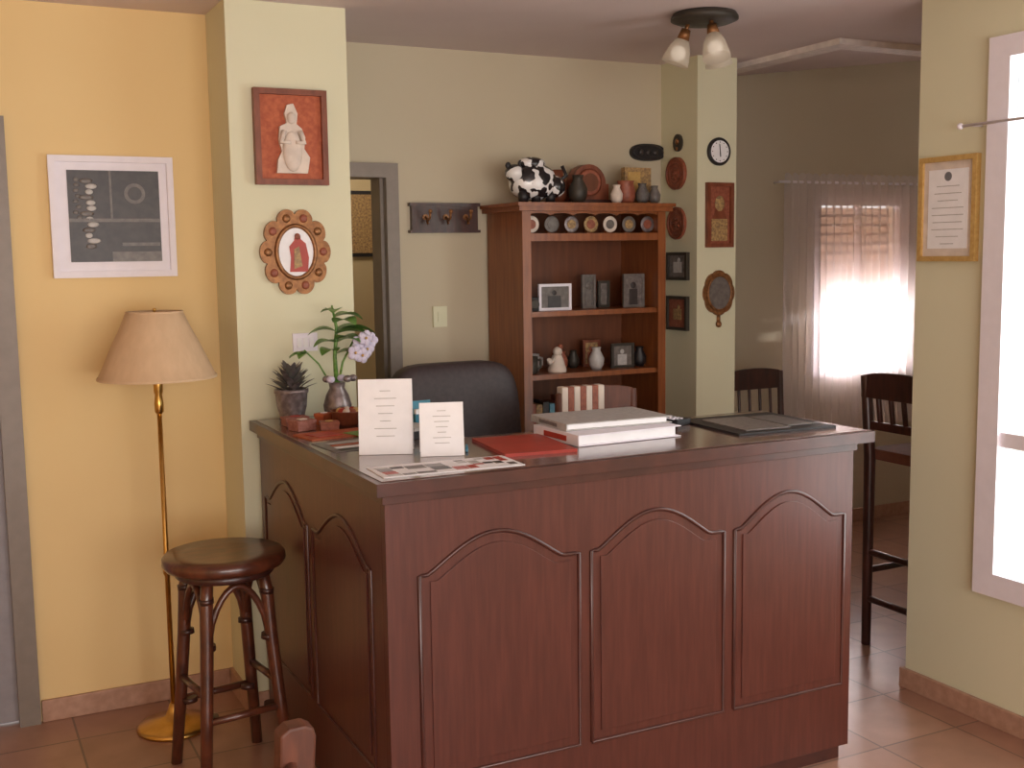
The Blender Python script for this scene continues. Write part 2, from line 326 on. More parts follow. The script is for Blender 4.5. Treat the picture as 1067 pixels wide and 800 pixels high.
def binder(w,l,t,mc,ms):
    k=B(); k.box((-w/2,-l/2,0),(w/2,l/2,.003),mc); k.box((-w/2,-l/2,t-.003),(w/2,l/2,t),mc); k.box((-w/2-.004,-l/2,0),(-w/2,l/2,t),mc)
    k.box((-w/2+.005,-l/2+.01,.003),(w/2-.015,l/2-.01,t-.003),paper); k.box((-w/2-.006,-l*.25,t*.25),(-w/2-.004,l*.25,t*.75),ms)
    return k
binder(.37,.27,.034,white,redp).obj('ring_binder',.001,loc=(1.845,3.03,TZ),rot=.03)
binder(.37,.25,.022,photo_l,tileL).obj('ring_binder',.001,loc=(1.86,3.09,TZ+.035),rot=-.04)
k=B(); k.box((2.12,3.08,TZ),(2.19,3.2,TZ+.02),black,rot=.3); k.box((2.13,3.155,TZ+.02),(2.18,3.185,TZ+.024),tileL,rot=.3)
for i in range(3):
    for j in range(3): k.box((2.132+.016*i,3.09+.018*j,TZ+.02),(2.142+.016*i,3.10+.018*j,TZ+.023),white)
k.obj('calculator',.001)
k=B(); k.box((2.2,2.80,TZ-.001),(2.57,3.16,TZ+.006),black,rot=-.06); k.box((2.25,2.84,TZ+.005),(2.42,3.10,TZ+.009),tileL,rot=-.06); k.box((2.43,2.86,TZ+.005),(2.53,3.08,TZ+.009),photo_m,rot=-.06); k.obj('desk_pad',.001)

def leaf(k,base,d,L,w,m,droop=.3,n=7):
    d=Vector(d).normalized(); side=d.cross(Vector((0,0,1))).normalized(); base=Vector(base); prev=None
    for i in range(n+1):
        t=i/n; c=base+d*(L*t)+Vector((0,0,-droop*L*t*t)); ww=w*math.sin(math.pi*min(1,t*.93+.05))**.8*(1-.3*t)
        cur=[k.bm.verts.new(c-side*ww+Vector((0,0,.15*ww))),k.bm.verts.new(c-Vector((0,0,.12*ww))),k.bm.verts.new(c+side*ww+Vector((0,0,.15*ww)))]
        if prev: k._fin([k.bm.faces.new((prev[j],prev[j+1],cur[j+1],cur[j])) for j in(0,1)],m,True)
        prev=cur
k=B(); cx,cy=1.235,3.85
k.lathe([(.035,0),(.045,.01),(.05,.05),(.04,.085),(.026,.11),(.03,.13),(.024,.13)],(cx,cy,TZ),pewter)
k.tube([(cx,cy,TZ+.1),(cx-.005,cy,TZ+.22),(cx+.005,cy,TZ+.32),(cx-.01,cy,TZ+.40)],[.009,.007,.006,.003],greenl)
k.tube([(cx,cy,TZ+.1),(cx+.02,cy-.01,TZ+.2),(cx+.07,cy-.01,TZ+.29)],[.005,.004,.003],greenl)
for a,z,L,w in((-.1,.31,.17,.058),(.5,.27,.15,.05),(-.6,.30,.15,.056),(2.8,.31,.11,.046),(3.4,.27,.10,.038),(-1.2,.34,.12,.052),(-2.3,.24,.11,.04),(.1,.36,.12,.046),(-.3,.23,.12,.042),(-1.0,.28,.12,.05),(2.4,.38,.06,.032),(-1.9,.38,.08,.036)):
    leaf(k,(cx,cy,TZ+z),(math.cos(a),math.sin(a)*.8,.55),L,w,greenl,.6)
for p in((.07,-.05,.27),(.10,-.04,.245),(.05,-.06,.235),(.09,-.06,.285),(.115,-.04,.275),(.075,-.06,.225)):
    for i in range(5):
        a=2*math.pi*i/5; k.ball((cx+p[0]+.015*math.cos(a),cy+p[1],TZ+p[2]+.015*math.sin(a)),.014,lilac,(1,.4,1),8)
    k.ball((cx+p[0],cy+p[1]-.007,TZ+p[2]),.005,gold,seg=8)
k.tube([(cx-.02,cy,TZ+.12),(cx-.07,cy-.02,TZ+.2),(cx-.12,cy-.02,TZ+.25)],.003,greenl)
for a in(2.5,3.3,4.0): leaf(k,(cx-.11,cy-.02,TZ+.24),(math.cos(a),math.sin(a),.3),.07,.024,greenl,.5)
for i in range(5): a=i*1.3; k.ball((cx+.05*math.cos(a),cy-.03+.02*math.sin(a),TZ+.145),.016,lilac if i%2 else pewter,(1,.7,.8),8)
k.obj('potted_orchid',recalc=False)
k=B(); cx,cy=1.085,3.90
k.lathe([(.042,0),(.046,.008),(.044,.02),(.052,.05),(.056,.095),(.06,.10),(.06,.112),(.052,.112),(.05,.09)],(cx,cy,TZ),pewter,wave=.03,wn=10)
for i in range(40):
    a=i*2.4; r=.008+.0012*i; leaf(k,(cx+r*math.cos(a)*.5,cy+r*math.sin(a)*.5,TZ+.1+.06*(1-i/40)),(math.cos(a),math.sin(a),1.8-i*.03),.06+.025*random.random(),.014,greend if i%4 else pewter,.15)
k.obj('potted_succulent',recalc=False)

# ---------------------------------------------------------------- floor lamp
k=B(); lx,ly=.655,4.03
k.lathe([(.128,0),(.13,.008),(.12,.018),(.07,.03),(.03,.045),(.02,.07),(.012,.09)],(lx,ly,0),brass,n=40)
k.tube([(lx,ly,.08),(lx,ly,.55),(lx,ly,.56),(lx,ly,.60),(lx,ly,.61),(lx,ly,1.15)],[.009,.009,.014,.014,.009,.008],brass,n=14)
k.lathe([(.008,1.12),(.015,1.13),(.016,1.16),(.012,1.19),(.016,1.2),(.016,1.26),(.012,1.27)],(lx,ly,0),brass,n=20)
k.tube([(lx-.02,ly,1.24),(lx+.012,ly-.02,1.235)],.004,brass)
k.ball((lx,ly,1.32),.035,bulbm,(1,1,1.3))
n=72; prof=[(.197,1.248),(.195,1.25),(.168,1.31),(.141,1.37),(.116,1.42),(.096,1.468),(.093,1.47)]
k.lathe(prof,(lx,ly,0),shade,n=n,cap=False,wave=.006,wn=36)
k.lathe([(.198,1.246),(.199,1.252),(.196,1.256)],(lx,ly,0),shade,n=48,cap=False); k.lathe([(.092,1.466),(.096,1.474),(.093,1.476)],(lx,ly,0),shade,n=48,cap=False)
for a in(0,2.09,4.19): k.tube([(lx,ly,1.455),(lx+.094*math.cos(a),ly+.094*math.sin(a),1.46)],.002,brass,n=6)
k.tube([(lx,ly,1.27),(lx,ly,1.475)],.003,brass,n=8); k.ball((lx,ly,1.48),.007,brass,seg=10)
k.obj('floor_lamp')

# ---------------------------------------------------------------- bar stool
k=B(); sx,sy=.765,3.61
k.lathe([(.16,.676),(.185,.68),(.193,.692),(.192,.71),(.184,.72),(.12,.716),(.0005,.715)],(sx,sy,0),stoolw,n=48,cap=False); k.lathe([(.0005,.676),(.16,.676)],(sx,sy,0),stoolw,n=48,cap=False)
k.lathe([(.15,.65),(.155,.655),(.155,.676),(.14,.676)],(sx,sy,0),dkwood,n=40)
legs=[]
for i in range(4):
    a=math.radians(45+90*i+8); c,s_=math.cos(a),math.sin(a)
    P=lambda r,z:(sx+r*c,sy+r*s_,z)
    k.tube([P(.125,.67),P(.14,.6),P(.15,.45),P(.17,.25),P(.198,.0)],[.019,.021,.021,.02,.018],stoolw,n=12); legs.append((c,s_))
    for z in(.6,.45,.22): k.tube([P(.139+.0,z-.008),P(.141,z+.008)],.0235,dkwood,n=12)
for i in range(4):
    c0,s0=legs[i]; c1,s1=legs[(i+1)%4]
    def Q(t,r,z): 
        x=c0*(1-t)+c1*t; y=s0*(1-t)+s1*t; return (sx+r*x,sy+r*y,z)
    z=.30 if i%2 else .22; r=.168 if i%2 else .176
    k.tube([Q(0,r,z),Q(.5,r,z),Q(1,r,z)],.012,stoolw)
    k.tube([Q(t,.145,.44+.19*math.sin(math.pi*t)**.6) for t in [j/12 for j in range(13)]],.011,stoolw,n=8)
k.obj('bar_stool')
k=B(); bx,by_=.50,1.93
def post(x,y,z0,z1,w0,w1,dx):
    k.hexa([(x-w0,y-.022,z0),(x+w0,y-.022,z0),(x+w0,y+.022,z0),(x-w0,y+.022,z0),(x-w1+dx,y-.022,z1),(x+w1+dx,y-.022,z1),(x+w1+dx,y+.022,z1),(x-w1+dx,y+.022,z1)],chairw)
post(bx,by_,0,.45,.02,.028,0)
k.prism([(bx-.028,by_-.022,.45),(bx+.028,by_-.022,.45),(bx+.054,by_-.022,.80),(bx+.05,by_-.022,.816),(bx+.035,by_-.022,.825),(bx+.005,by_-.022,.824),(bx-.012,by_-.022,.812)],(0,.044,0),chairw)
post(bx-.08,by_-.38,0,.45,.02,.024,0); post(bx-.08,by_-.38,.45,.79,.024,.026,.02)
for z in(.56,.68,.75): k.tube([(bx+.01,by_,z),(bx-.035,by_-.19,z),(bx-.065,by_-.38,z)],.014,chairw,n=8)
k.prism([(bx+.01,by_+.01,.43),(bx-.40,by_+.06,.43),(bx-.48,by_-.36,.43),(bx-.08,by_-.40,.43)],(0,0,.035),chairw)
k.tube([(bx-.38,by_+.03,0),(bx-.37,by_+.03,.44)],.017,chairw); k.tube([(bx-.45,by_-.34,0),(bx-.44,by_-.34,.44)],.017,chairw)
k.obj('wooden_chair',.005)

# ---------------------------------------------------------------- wall pictures
def frame(k,x0,x1,z0,z1,y,w,m,d=.02):
    k.box((x0,y-d,z0),(x0+w,y,z1),m); k.box((x1-w,y-d,z0),(x1,y,z1),m); k.box((x0+w,y-d,z0),(x1-w,y,z0+w),m); k.box((x0+w,y-d,z1-w),(x1-w,y,z1),m)
k=B(); y=4.31
frame(k,.365,.785,1.59,2.015,y,.022,white,.025); k.box((.387,y-.012,1.612),(.763,y,1.993),white)
k.box((.425,y-.014,1.645),(.735,y-.012,1.965),photo_d)
f=y-.0155
k.box((.425,f,1.785),(.735,f+.001,1.797),photo_m); k.box((.565,f,1.797),(.572,f+.001,1.965),photo_m); k.box((.565,f,1.645),(.735,f+.001,1.68),photo_m); k.box((.60,f,1.70),(.73,f+.001,1.712),photo_m)
k.lathe([(.036,0),(.036,.002)],(.65,y-.014,1.885),photo_m,axis='y'); k.lathe([(.024,0),(.024,.001)],(.65,y-.016,1.885),photo_d,axis='y')
for i in range(13): k.ball((.495+.010*math.sin(i*1.9),y-.014,1.70+i*.019),.013,photo_l if i%3 else photo_m,(1.5+.5*math.sin(i*2.3),.12,.7),10)
for i in range(8): k.ball((.455+.006*math.cos(i*2.9),y-.014,1.80+i*.019),.008,photo_m,(1.2,.12,.8),8)
k.obj('framed_photo')
k=B(); y=4.01
frame(k,1.012,1.272,1.905,2.235,y,.02,redw,.03); k.box((1.032,y-.015,1.925),(1.252,y,2.215),orange)
fr=[(1.085,1.945),(1.195,1.945),(1.205,2.0),(1.185,2.03),(1.19,2.07),(1.178,2.10),(1.16,2.115),(1.165,2.15),(1.15,2.185),(1.128,2.18),(1.118,2.15),(1.125,2.118),(1.10,2.105),(1.095,2.06),(1.105,2.02),(1.09,1.99)]
k.prism([(x,y-.015,z) for x,z in fr],(0,-.014,0),cloth)
k.ball((1.142,y-.03,2.135),.017,cloth,(1,.7,1.2)); k.ball((1.142,y-.03,2.02),.035,cloth,(1,.4,2.0)); 
for s_ in(-1,1): k.tube([(1.142+s_*.028,y-.032,2.09),(1.142+s_*.04,y-.036,2.05),(1.142+s_*.008,y-.042,2.05)],[.010,.010,.007],cloth,n=8)
k.obj('devotional_plaque')
def scallop(k,cx,cz,y,rx,rz,n,amp,m,d,N=120):
    pts=[]
    for i in range(N):
        a=2*math.pi*i/N; s_=1-amp+amp*abs(math.cos(n*a/2))**.6; pts.append((cx+rx*s_*math.cos(a),y,cz+rz*s_*math.sin(a)))
    k.prism(pts,(0,-d,0),m)
k=B(); cx,cz=1.145,1.67; y=4.01
scallop(k,cx,cz,y,.128,.155,10,.16,brassd,.018)
E=lambda rx,rz,yy,N=40:[(cx+rx*math.cos(2*math.pi*i/N),yy,cz+rz*math.sin(2*math.pi*i/N)) for i in range(N)]
k.tube(E(.070,.092,y-.02),.008,brassd,n=8,closed=True)
k.prism(E(.066,.09,y-.018),(0,-.003,0),paper)
for i in range(10):
    a=2*math.pi*i/10; k.ball((cx+.1*math.cos(a),y-.018,cz+.124*math.sin(a)),.015,brassd if i%2 else terr,(1,.5,1),10)
k.prism([(cx+.005+a,y-.021,cz+b) for a,b in((-.03,-.07),(.035,-.07),(.04,-.02),(.03,.03),(.012,.045),(.008,.06),(-.008,.06),(-.012,.04),(-.03,.02),(-.025,-.02))],(0,-.003,0),redp); k.ball((cx+.005,y-.025,cz+.055),.011,terr,(1,.5,1),10); k.prism([(cx+a,y-.024,cz+b) for a,b in((-.01,-.06),(.02,-.05),(.01,.02),(-.008,.01))],(0,-.002,0),tan)
k.obj('ornate_oval_mirror')
k=B(); k.box((1.125,4.0,1.315),(1.215,4.01,1.38),white)
for x in(1.148,1.170,1.192): k.box((x-.008,3.996,1.33),(x+.008,4.0,1.364),paper)
k.obj('light_switch')
k=B(); k.box((1.925,4.610,1.34),(1.99,4.62,1.43),cream); k.box((1.945,4.606,1.365),(1.97,4.610,1.405),cream); k.obj('light_switch')
k=B(); k.box((1.83,4.595,1.76),(2.14,4.62,1.862),dkwood); k.box((1.82,4.59,1.862),(2.15,4.62,1.876),dkwood); k.box((1.82,4.59,1.748),(2.15,4.62,1.76),dkwood)
for x in(1.89,1.985,2.08):
    k.lathe([(.013,0),(.013,.006)],(x,4.595,1.815),brassd,axis='y',n=16); k.tube([(x,4.59,1.815),(x,4.56,1.80),(x,4.54,1.81),(x,4.535,1.835)],.005,brassd); k.ball((x,4.535,1.838),.009,brassd,seg=10); k.tube([(x,4.58,1.81),(x,4.568,1.785),(x,4.56,1.79)],.004,brassd)
k.obj('coat_rack')
k=B(); cx,cz=3.035,2.12
k.prism([(cx+.095*math.cos(2*math.pi*i/40),4.62,cz+.045*math.sin(2*math.pi*i/40)*(1+.12*math.cos(4*math.pi*i/40))) for i in range(40)],(0,-.02,0),black)
k.tube([(cx+.082*math.cos(2*math.pi*i/30),4.598,cz+.034*math.sin(2*math.pi*i/30)) for i in range(30)],.003,photo_d,n=6,closed=True)
for x in(-.04,0,.04): k.ball((cx+x,4.598,cz),.014,photo_d,(1,.4,1),10)
k.obj('wall_plaque')
def xoval(name,yc,zc,ry,rz,m1,m2,sc=False):
    k=B(); N=40
    k.prism([(3.12,yc+ry*math.cos(2*math.pi*i/N),zc+rz*math.sin(2*math.pi*i/N)) for i in range(N)],(-.012,0,0),m1)
    k.tube([(3.107,yc+ry*.93*math.cos(2*math.pi*i/N),zc+rz*.93*math.sin(2*math.pi*i/N)) for i in range(N)],.006,m2,n=6,closed=True)
    k.tube([(3.107,yc+ry*.6*math.cos(2*math.pi*i/N),zc+rz*.6*math.sin(2*math.pi*i/N)) for i in range(N)],.003,m2,n=6,closed=True)
    for i in range(5): k.ball((3.107,yc+ry*.3*math.cos(i*1.257),zc+rz*.3*math.sin(i*1.257)),ry*.17,m2,(.4,1,1),8)
    k.ball((3.107,yc,zc),ry*.15,m1,(.5,1,1),8)
    k.obj(name)
xoval('decorative_plate',4.485,2.015,.075,.075,terr,redw); xoval('decorative_plate',4.48,1.785,.07,.075,terr,redw)
k=B(); k.prism([(3.12,4.475+.035*math.cos(i*math.pi/8),2.155+.04*math.sin(i*math.pi/8)) for i in range(16)],(-.01,0,0),iron); k.ball((3.11,4.475,2.16),.014,brassd,(.5,1,1),10); k.tube([(3.108,4.475,2.135),(3.108,4.475,2.12)],.006,brassd); k.obj('wall_ornament')
def xpic(name,y0,y1,z0,z1,mf,mi,deco):
    k=B(); w=.014
    k.box((3.10,y0,z0),(3.12,y0+w,z1),mf); k.box((3.10,y1-w,z0),(3.12,y1,z1),mf); k.box((3.10,y0+w,z0),(3.12,y1-w,z0+w),mf); k.box((3.10,y0+w,z1-w),(3.12,y1-w,z1),mf)
    k.box((3.108,y0+w,z0+w),(3.12,y1-w,z1-w),mi); c=(y0+y1)/2; zc=(z0+z1)/2
    k.box((3.106,c-.035,zc-.03),(3.108,c+.03,zc+.02),deco); k.ball((3.108,c-.01,zc+.028),.012,deco,(.2,1,1),8)
    k.obj(name)
xpic('framed_picture',4.385,4.55,1.52,1.65,iron,tileL,photo_l); xpic('framed_picture',4.385,4.55,1.285,1.445,iron,terr,tan)
k=B(); y=4.33; cx,cz=3.235,2.105
k.lathe([(.062,0),(.064,.012),(.058,.02),(.052,.016)],(cx,y,cz),black,axis='y',n=40); k.lathe([(.05,.012),(.05,.0165)],(cx,y,cz),paper,axis='y',n=40)
for i in range(12):
    a=i*math.pi/6; k.box((cx+.042*math.cos(a)-.002,y-.0178,cz+.042*math.sin(a)-.002),(cx+.042*math.cos(a)+.002,y-.0165,cz+.042*math.sin(a)+.002),black)
k.tube([(cx,y-.019,cz),(cx-.004,y-.019,cz+.034)],.0018,black,n=6); k.tube([(cx,y-.019,cz),(cx+.002,y-.019,cz-.024)],.0022,black,n=6)
k.obj('wall_clock')
k=B(); frame(k,3.165,3.315,1.67,1.965,y,.018,redw,.02); k.box((3.183,y-.008,1.688),(3.297,y,1.947),terr); k.box((3.195,y-.010,1.70),(3.285,y-.008,1.80),tan); k.ball((3.24,y-.01,1.87),.028,tan,(1,.15,1.3),12); k.prism([(3.20,y-.009,1.80),(3.28,y-.009,1.80),(3.26,y-.009,1.85),(3.22,y-.009,1.85)],(0,-.002,0),redw)
k.obj('framed_painting')
k=B(); cx,cz=3.24,1.46
scallop(k,cx,cz,y,.088,.105,8,.08,brassd,.012); k.tube(E(.066,.08,y-.014),.006,brassd,n=8,closed=True)
k.prism([(cx+.062*math.cos(2*math.pi*i/40),y-.012,cz+.076*math.sin(2*math.pi*i/40)) for i in range(40)],(0,-.003,0),photo_m)
k.tube([(cx,y-.006,cz-.1),(cx,y-.006,cz-.135)],.009,brassd); k.ball((cx,y-.008,cz-.145),.016,brassd,(1,.6,1),10)
k.obj('oval_wall_mirror')
k=B(); y0,y1,z0,z1=2.80,3.055,1.605,1.97; w=.018
k.box((3.168,y0,z0),(3.19,y0+w,z1),gold); k.box((3.168,y1-w,z0),(3.19,y1,z1),gold); k.box((3.168,y0+w,z0),(3.19,y1-w,z0+w),gold); k.box((3.168,y0+w,z1-w),(3.19,y1-w,z1),gold)
k.box((3.178,y0+w,z0+w),(3.19,y1-w,z1-w),cloth); k.box((3.176,y0+.04,z0+.045),(3.178,y1-.04,z1-.045),paper)
for i in range(9):
    ww=(.05,.06,.045,.07,.07,.065,.07,.05,.03)[i]; z=1.865-.025*i; k.box((3.1752,2.9275-ww,z),(3.176,2.9275+ww,z+.003),photo_l)
k.lathe([(.016,0),(.016,.001)],(3.176,2.9275,1.90),ink,axis='x',n=20)
k.obj('framed_certificate')

# ---------------------------------------------------------------- ceiling light
k=B(); fx,fy=2.61,3.58
k.lathe([(.03,2.49),(.10,2.495),(.125,2.505),(.125,2.515),(.115,2.53)],(fx,fy,0),iron,n=40)
for a,tl in((.4,.10),(2.5,.11),(4.5,.10)):
    c,s_=math.cos(a),math.sin(a); p0=Vector((fx+.06*c,fy+.06*s_,2.495)); p1=Vector((fx+.07*c,fy+.07*s_,2.465)); dr=Vector((.35*c,.35*s_,-1)).normalized(); p2=p1+dr*.03
    k.tube([p0,p1],.008,brassd); k.tube([p1-dr*.01,p2],[.018,.024],brassd,n=16)
    k.tube([p2,p2+dr*.03,p2+dr*.06,p2+dr*.09],[.026,.04,.047,.052],frost,n=20); k.ball(p2+dr*.05,.028,bulbm,seg=12)
k.obj('ceiling_spotlight_fixture')

# ---------------------------------------------------------------- bookcase
k=B(); X0,X1,Y0,Y1=2.19,2.905,4.27,4.605
k.box((X0,Y0,0),(X0+.03,Y1,1.83),oak); k.box((X1-.03,Y0,0),(X1,Y1,1.83),oak); k.box((X0+.03,Y1-.015,.05),(X1-.03,Y1,1.83),oakd)
k.box((X0-.025,Y0-.03,1.83),(X1+.02,Y1,1.85),oak); k.box((X0-.035,Y0-.04,1.85),(X1+.03,Y1,1.865),oak)
for z in(.05,.45,.78,1.115,1.385,1.715): k.box((X0+.03,Y0+.015,z),(X1-.03,Y1-.015,z+.022),oak)
k.box((X0+.03,Y0,1.705),(X1-.03,Y0+.015,1.737),oak); k.box((X0+.03,Y0,0),(X1-.03,Y0+.02,.07),oak)
k.box((X0,Y0-.004,0),(X0+.04,Y0,1.83),oak); k.box((X1-.04,Y0-.004,0),(X1,Y0,1.83),oak)
for i in range(6):
    x=X0+.03+(X1-X0-.06)*(i+.5)/6; w=(X1-X0-.06)/12
    k.prism([(x-w,Y0+.005,1.83),(x-w,Y0+.005,1.812)]+[(x-w*math.cos(math.pi*j/8)*.98,Y0+.005,1.812+.01*math.sin(math.pi*j/8)) for j in range(1,8)]+[(x+w,Y0+.005,1.812),(x+w,Y0+.005,1.83)],(0,.01,0),oak)
k.box((X0+.045,Y0,.47),(2.545,Y0+.015,.78),oak); k.box((2.55,Y0,.47),(X1-.045,Y0+.015,.78),oak); k.ball((2.51,Y0-.01,.62),.012,brass); k.ball((2.59,Y0-.01,.62),.012,brass)
k.obj('bookcase')
for i in range(7):
    x=2.26+i*.097; k=B(); m=[cloth,photo_m,pewter,tan][i%4]
    k.lathe([(.012,0),(.032,.006),(.036,.008),(.033,.01),(.012,.004)],(x,4.325,1.776),m,axis='y',n=28)
    k.lathe([(.020,.0),(.020,.011)],(x,4.325,1.776),[terr,photo_m,tan][i%3],axis='y',n=16); k.box((x-.015,4.325,1.7375),(x+.015,4.345,1.75),oak)
    k.obj('display_plate')
def stand(name,x,y,z,w,h,mf,mi,md):
    k=B(); t=.012
    k.box((-w/2,0,0),(-w/2+t,.012,h),mf); k.box((w/2-t,0,0),(w/2,.012,h),mf); k.box((-w/2+t,0,0),(w/2-t,.012,t),mf); k.box((-w/2+t,0,h-t),(w/2-t,.012,h),mf); k.box((-w/2+t,.005,t),(w/2-t,.012,h-t),mi)
    k.box((-w*.22,.003,t),(w*.18,.005,h*.55),md); k.ball((-w*.02,.005,h*.66),h*.1,md,(1,.2,1),10); k.prism([(-.01,.012,h*.7),(.01,.012,h*.7),(.01,.06,0),(-.01,.06,0)],(0,.003,0),mf)
    k.obj(name,loc=(x,y,z))
Z1,Z2,Z3=1.407,1.137,.802
stand('photo_frame',2.39,4.35,Z1,.16,.115,white,photo_m,photo_d)
k=B(); k.box((2.235,4.34,Z1),(2.305,4.39,Z1+.06),black); k.lathe([(.022,0),(.022,.02),(.016,.02)],(2.275,4.34,Z1+.03),iron,axis='y',n=20); k.box((2.245,4.35,Z1+.06),(2.265,4.38,Z1+.07),black); k.obj('camera',.003)
stand('photo_frame',2.80,4.36,Z1,.11,.15,photo_m,tileL,photo_d)
stand('photo_frame',2.60,4.42,Z1,.07,.15,photo_m,greend,photo_m); stand('photo_frame',2.69,4.44,Z1,.06,.12,iron,tileL,photo_m)
def vase(name,x,y,z,s_,m):
    k=B(); k.lathe([(.02*s_,0),(.032*s_,.02*s_),(.035*s_,.05*s_),(.018*s_,.085*s_),(.022*s_,.1*s_),(.017*s_,.1*s_)],(x,y,z),m,n=20); k.obj(name)
def mug(x,y,z,m):
    k=B(); k.lathe([(.028,0),(.032,.005),(.032,.075),(.028,.075),(.026,.01)],(x,y,z),m,n=20); k.tube([(x+.03,y,z+.06),(x+.05,y,z+.055),(x+.05,y,z+.025),(x+.03,y,z+.018)],.005,m,n=8); k.obj('ceramic_mug')
mug(2.27,4.36,Z2,iron)
k=B(); x=2.40; k.lathe([(.04,0),(.042,.01),(.03,.05),(.02,.075)],(x,4.36,Z2),cloth,n=16); k.ball((x,4.355,Z2+.09),.021,cloth); k.ball((x+.012,4.35,Z2+.112),.012,terr,seg=8); k.tube([(x-.02,4.35,Z2+.06),(x-.05,4.34,Z2+.045),(x-.055,4.33,Z2+.06)],.01,cloth); k.obj('porcelain_figurine')
mug(2.33,4.46,Z2,photo_l)
vase('glass_vase',2.60,4.36,Z2,1.0,photo_l); vase('glass_vase',2.55,4.48,Z2,.8,iron)
stand('photo_frame',2.74,4.36,Z2,.12,.11,iron,photo_m,photo_l); vase('ceramic_vase',2.84,4.38,Z2,.9,black); vase('ceramic_vase',2.48,4.46,Z2,.8,terr)
stand('photo_frame',2.66,4.50,Z2,.09,.12,redw,tan,terr); vase('ceramic_vase',2.50,4.50,Z1,1.0,greend); vase('ceramic_vase',2.86,4.48,Z1,1.2,terr); stand('photo_frame',2.30,4.50,Z1,.10,.14,redw,tileL,cloth)
k=B()
for i in range(12):
    x=2.25+i*.032; h=.18+.05*random.random(); k.box((x,4.33,Z3),(x+.028,4.5,Z3+h),[terr,tan,black,blue,cloth,redw][i%6])
k.obj('book_row')
TZ2=1.867
k=B(); c=Vector((2.30,4.38,TZ2+.09))
k.soft(c,(.105,.075,.078),patch,.85)
k.ball(c+Vector((-.095,-.02,.035)),.042,patch,(1,1,.9),16); k.ball(c+Vector((.095,-.02,-.02)),.05,patch,(1,1,.95),16); k.ball(c+Vector((-.01,-.01,.075)),.05,patch,(1.3,.9,.6),16)
for dx,dz in((-.125,.065),(-.065,.075)): k.ball(c+Vector((dx,-.02,dz)),.014,black,(1,.6,1.1),8)
for s_ in(-.06,0,.07): k.tube([(c.x+s_,c.y-.03,TZ2+.05),(c.x+s_,c.y-.03,TZ2)],[.024,.02],black)
k.tube([c+Vector((.12,-.01,.0)),c+Vector((.16,-.01,.03)),c+Vector((.14,-.01,.07))],.008,black)
k.obj('spotted_ceramic_ornament')
vase('ceramic_vase',2.50,4.34,TZ2,1.2,iron); vase('ceramic_vase',2.69,4.33,TZ2,.8,cloth); vase('ceramic_vase',2.47,4.47,TZ2,1.5,redw)
k=B(); cx=2.605
k.prism([(cx-.10,4.42,TZ2),(cx+.10,4.42,TZ2),(cx+.10,4.42,TZ2+.09)]+[(cx+.085*math.cos(math.pi*j/12),4.42,TZ2+.09+.085*math.sin(math.pi*j/12)) for j in range(13)]+[(cx-.10,4.42,TZ2+.09)],(0,.06,0),redw)
k.lathe([(.055,0),(.06,.006),(.05,.01)],(cx,4.42,TZ2+.095),terr,axis='y',n=30); k.lathe([(.04,.0),(.04,.012)],(cx,4.42,TZ2+.095),oakd,axis='y',n=30); k.box((cx-.11,4.40,TZ2),(cx+.11,4.419,TZ2+.02),dkwood)
k.obj('mantel_clock')
k=B(); k.lathe([(.03,0),(.04,.01),(.045,.05),(.035,.09),(.04,.1),(.034,.1)],(2.755,4.36,TZ2),terr); k.obj('ceramic_pot')
k=B(); k.box((2.79,4.42,TZ2),(2.93,4.45,TZ2+.165),tan); k.box((2.805,4.415,TZ2+.02),(2.87,4.42,TZ2+.145),gold); k.obj('decorative_box')
vase('ceramic_vase',2.83,4.34,TZ2,.9,greend); vase('ceramic_vase',2.895,4.34,TZ2,.8,photo_m)

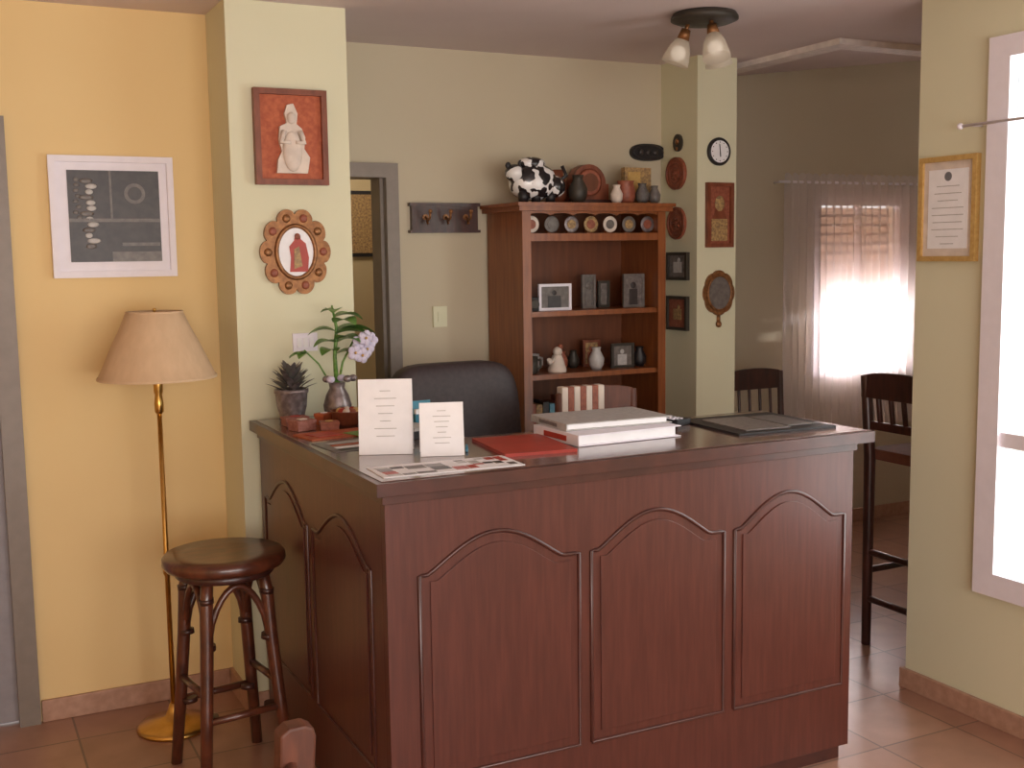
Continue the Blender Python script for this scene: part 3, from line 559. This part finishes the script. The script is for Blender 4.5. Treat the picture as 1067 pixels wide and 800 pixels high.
# ---------------------------------------------------------------- chairs behind the counter
k=B(); ox,oy=1.74,3.72
for i in range(5):
    a=2*math.pi*i/5+.3; k.tube([(ox,oy,.09),(ox+.24*math.cos(a),oy+.24*math.sin(a),.06)],[.022,.014],black); k.ball((ox+.24*math.cos(a),oy+.24*math.sin(a),.028),.028,black,(1,.6,1),10)
k.tube([(ox,oy,.08),(ox,oy,.42)],.025,iron)
k.soft((ox,oy-.03,.47),(.235,.24,.055),leather,.45)
k.soft((ox,oy+.235,.88),(.265,.06,.365),leather,.36,tilt=.12)
k.soft((ox,oy+.18,.72),(.21,.05,.13),leather,.5,tilt=.1)
for s_ in(-1,1): k.tube([(ox+s_*.225,oy+.2,.72),(ox+s_*.235,oy-.1,.74),(ox+s_*.23,oy-.12,.5)],.018,black)
k.obj('office_chair')
def wchair(name,loc,rot,w,seat,top,m,stripes=False,sm=None,t=1):
    k=B(); d=.36
    for x in(-w/2,w/2):
        k.tube([(x,-d/2,0),(x,-d/2,seat)],[.014*t,.018*t],m); k.tube([(x,d/2,0),(x,d/2,seat),(x,d/2+.03,top)],[.014*t,.018*t,.016*t],m)
        k.tube([(x,-d/2,seat*.4),(x,d/2,seat*.4)],.01*t,m)
    k.tube([(-w/2,-d/2,seat*.5),(w/2,-d/2,seat*.5)],.01*t,m); k.tube([(-w/2,d/2,seat*.5),(w/2,d/2,seat*.5)],.01*t,m)
    if t>1: k.tube([(-w/2,d/2,seat*.25),(w/2,d/2,seat*.25)],.01*t,m)
    k.box((-w/2-.02,-d/2-.02,seat-.01),(w/2+.02,d/2-.01,seat+.035),sm or m)
    h=top-seat
    k.prism([(-w/2-.015,d/2+.02,top-.09),(w/2+.015,d/2+.02,top-.09)]+[( (w/2+.015)*math.cos(math.pi*j/10),d/2+.02,top-.01+.03*math.sin(math.pi*j/10)) for j in range(11)],(0,.022,0),m)
    k.box((-w/2,d/2+.005,seat+h*.35),(w/2,d/2+.022,seat+h*.45),m)
    for i in range(1,5): x=-w/2+w*i/5; k.tube([(x,d/2+.01,seat+h*.4),(x,d/2+.03,top-.06)],.008*t,m)
    if stripes:
        for i in range(7): x=-w*.5+i*.026; k.box((x,d/2+.008,top-.16),(x+.026,d/2+.05,top+.024),terr if i%2 else cloth)
    k.obj(name,.003,loc=loc,rot=rot)
wchair('dining_chair',(2.20,3.48,0),0,.32,.46,1.135,chairw,True)
wchair('dining_chair',(3.80,4.55,0),math.radians(0),.34,.46,1.02,dkwood)
wchair('bar_chair',(3.58,3.335,0),math.radians(90),.34,.80,1.14,dkwood,sm=seatf,t=1.35)
k=B(); k.box((1.9,5.88,1.65),(2.15,5.9,2.0),black); k.box((1.92,5.875,1.67),(2.13,5.88,1.98),tan); k.obj('corridor_painting')

# ---------------------------------------------------------------- lights
w=D.worlds.new('World'); S.world=w; w.use_nodes=True; bg=w.node_tree.nodes['Background']; bg.inputs[0].default_value=(1,.98,.97,1); bg.inputs[1].default_value=2.0
def area(name,loc,rot,sx_,sy_,e,c=(1,1,1)):
    l=D.lights.new(name,'AREA'); l.shape='RECTANGLE'; l.size=sx_; l.size_y=sy_; l.energy=e; l.color=c; o=D.objects.new(name,l); S.collection.objects.link(o); o.location=loc; o.rotation_euler=rot; return o
R_=math.radians
area('window_daylight_right',(3.45,2.1,1.4),(0,R_(90),0),1.8,1.3,48,(1,.97,.96))
area('added_rear_fill',(.7,-2.35,1.4),(R_(90),0,0),3.8,1.8,128,(1,.95,.90))  # added fill light behind the camera, shining through the invented rear opening
area('window_daylight_far',(4.92,5.45,1.14),(R_(-90),0,0),.66,.42,30,(1,.95,.97))
l=D.lights.new('sun','SUN'); l.energy=4; l.angle=.02; o=D.objects.new('sun',l); S.collection.objects.link(o); o.rotation_euler=(R_(42),0,0)
def point(name,loc,e,c,r=.1):
    l=D.lights.new(name,'POINT'); l.energy=e; l.color=c; l.shadow_soft_size=r; o=D.objects.new(name,l); S.collection.objects.link(o); o.location=loc
point('corridor_fill',(1.9,5.3,2.3),8,(1,.9,.75))  # added point light without a fixture, sets how bright the doorway interior looks
# ---------------------------------------------------------------- camera
yaw,pitch,roll=R_(26.55),R_(6.46),R_(.81)
f=Vector((math.sin(yaw)*math.cos(pitch),math.cos(yaw)*math.cos(pitch),-math.sin(pitch))); r=Vector((math.cos(yaw),-math.sin(yaw),0)); d=f.cross(r)
r2=r*math.cos(roll)+d*math.sin(roll); d2=-r*math.sin(roll)+d*math.cos(roll)
cd=D.cameras.new('camera'); co=D.objects.new('camera',cd); S.collection.objects.link(co)
M=Matrix.Identity(4); M.col[0]=(*r2,0); M.col[1]=(*(-d2),0); M.col[2]=(*(-f),0); M.col[3]=(0,0,1.65,1); co.matrix_world=M
cd.sensor_width=36; cd.lens=1190/1067*36; S.camera=co
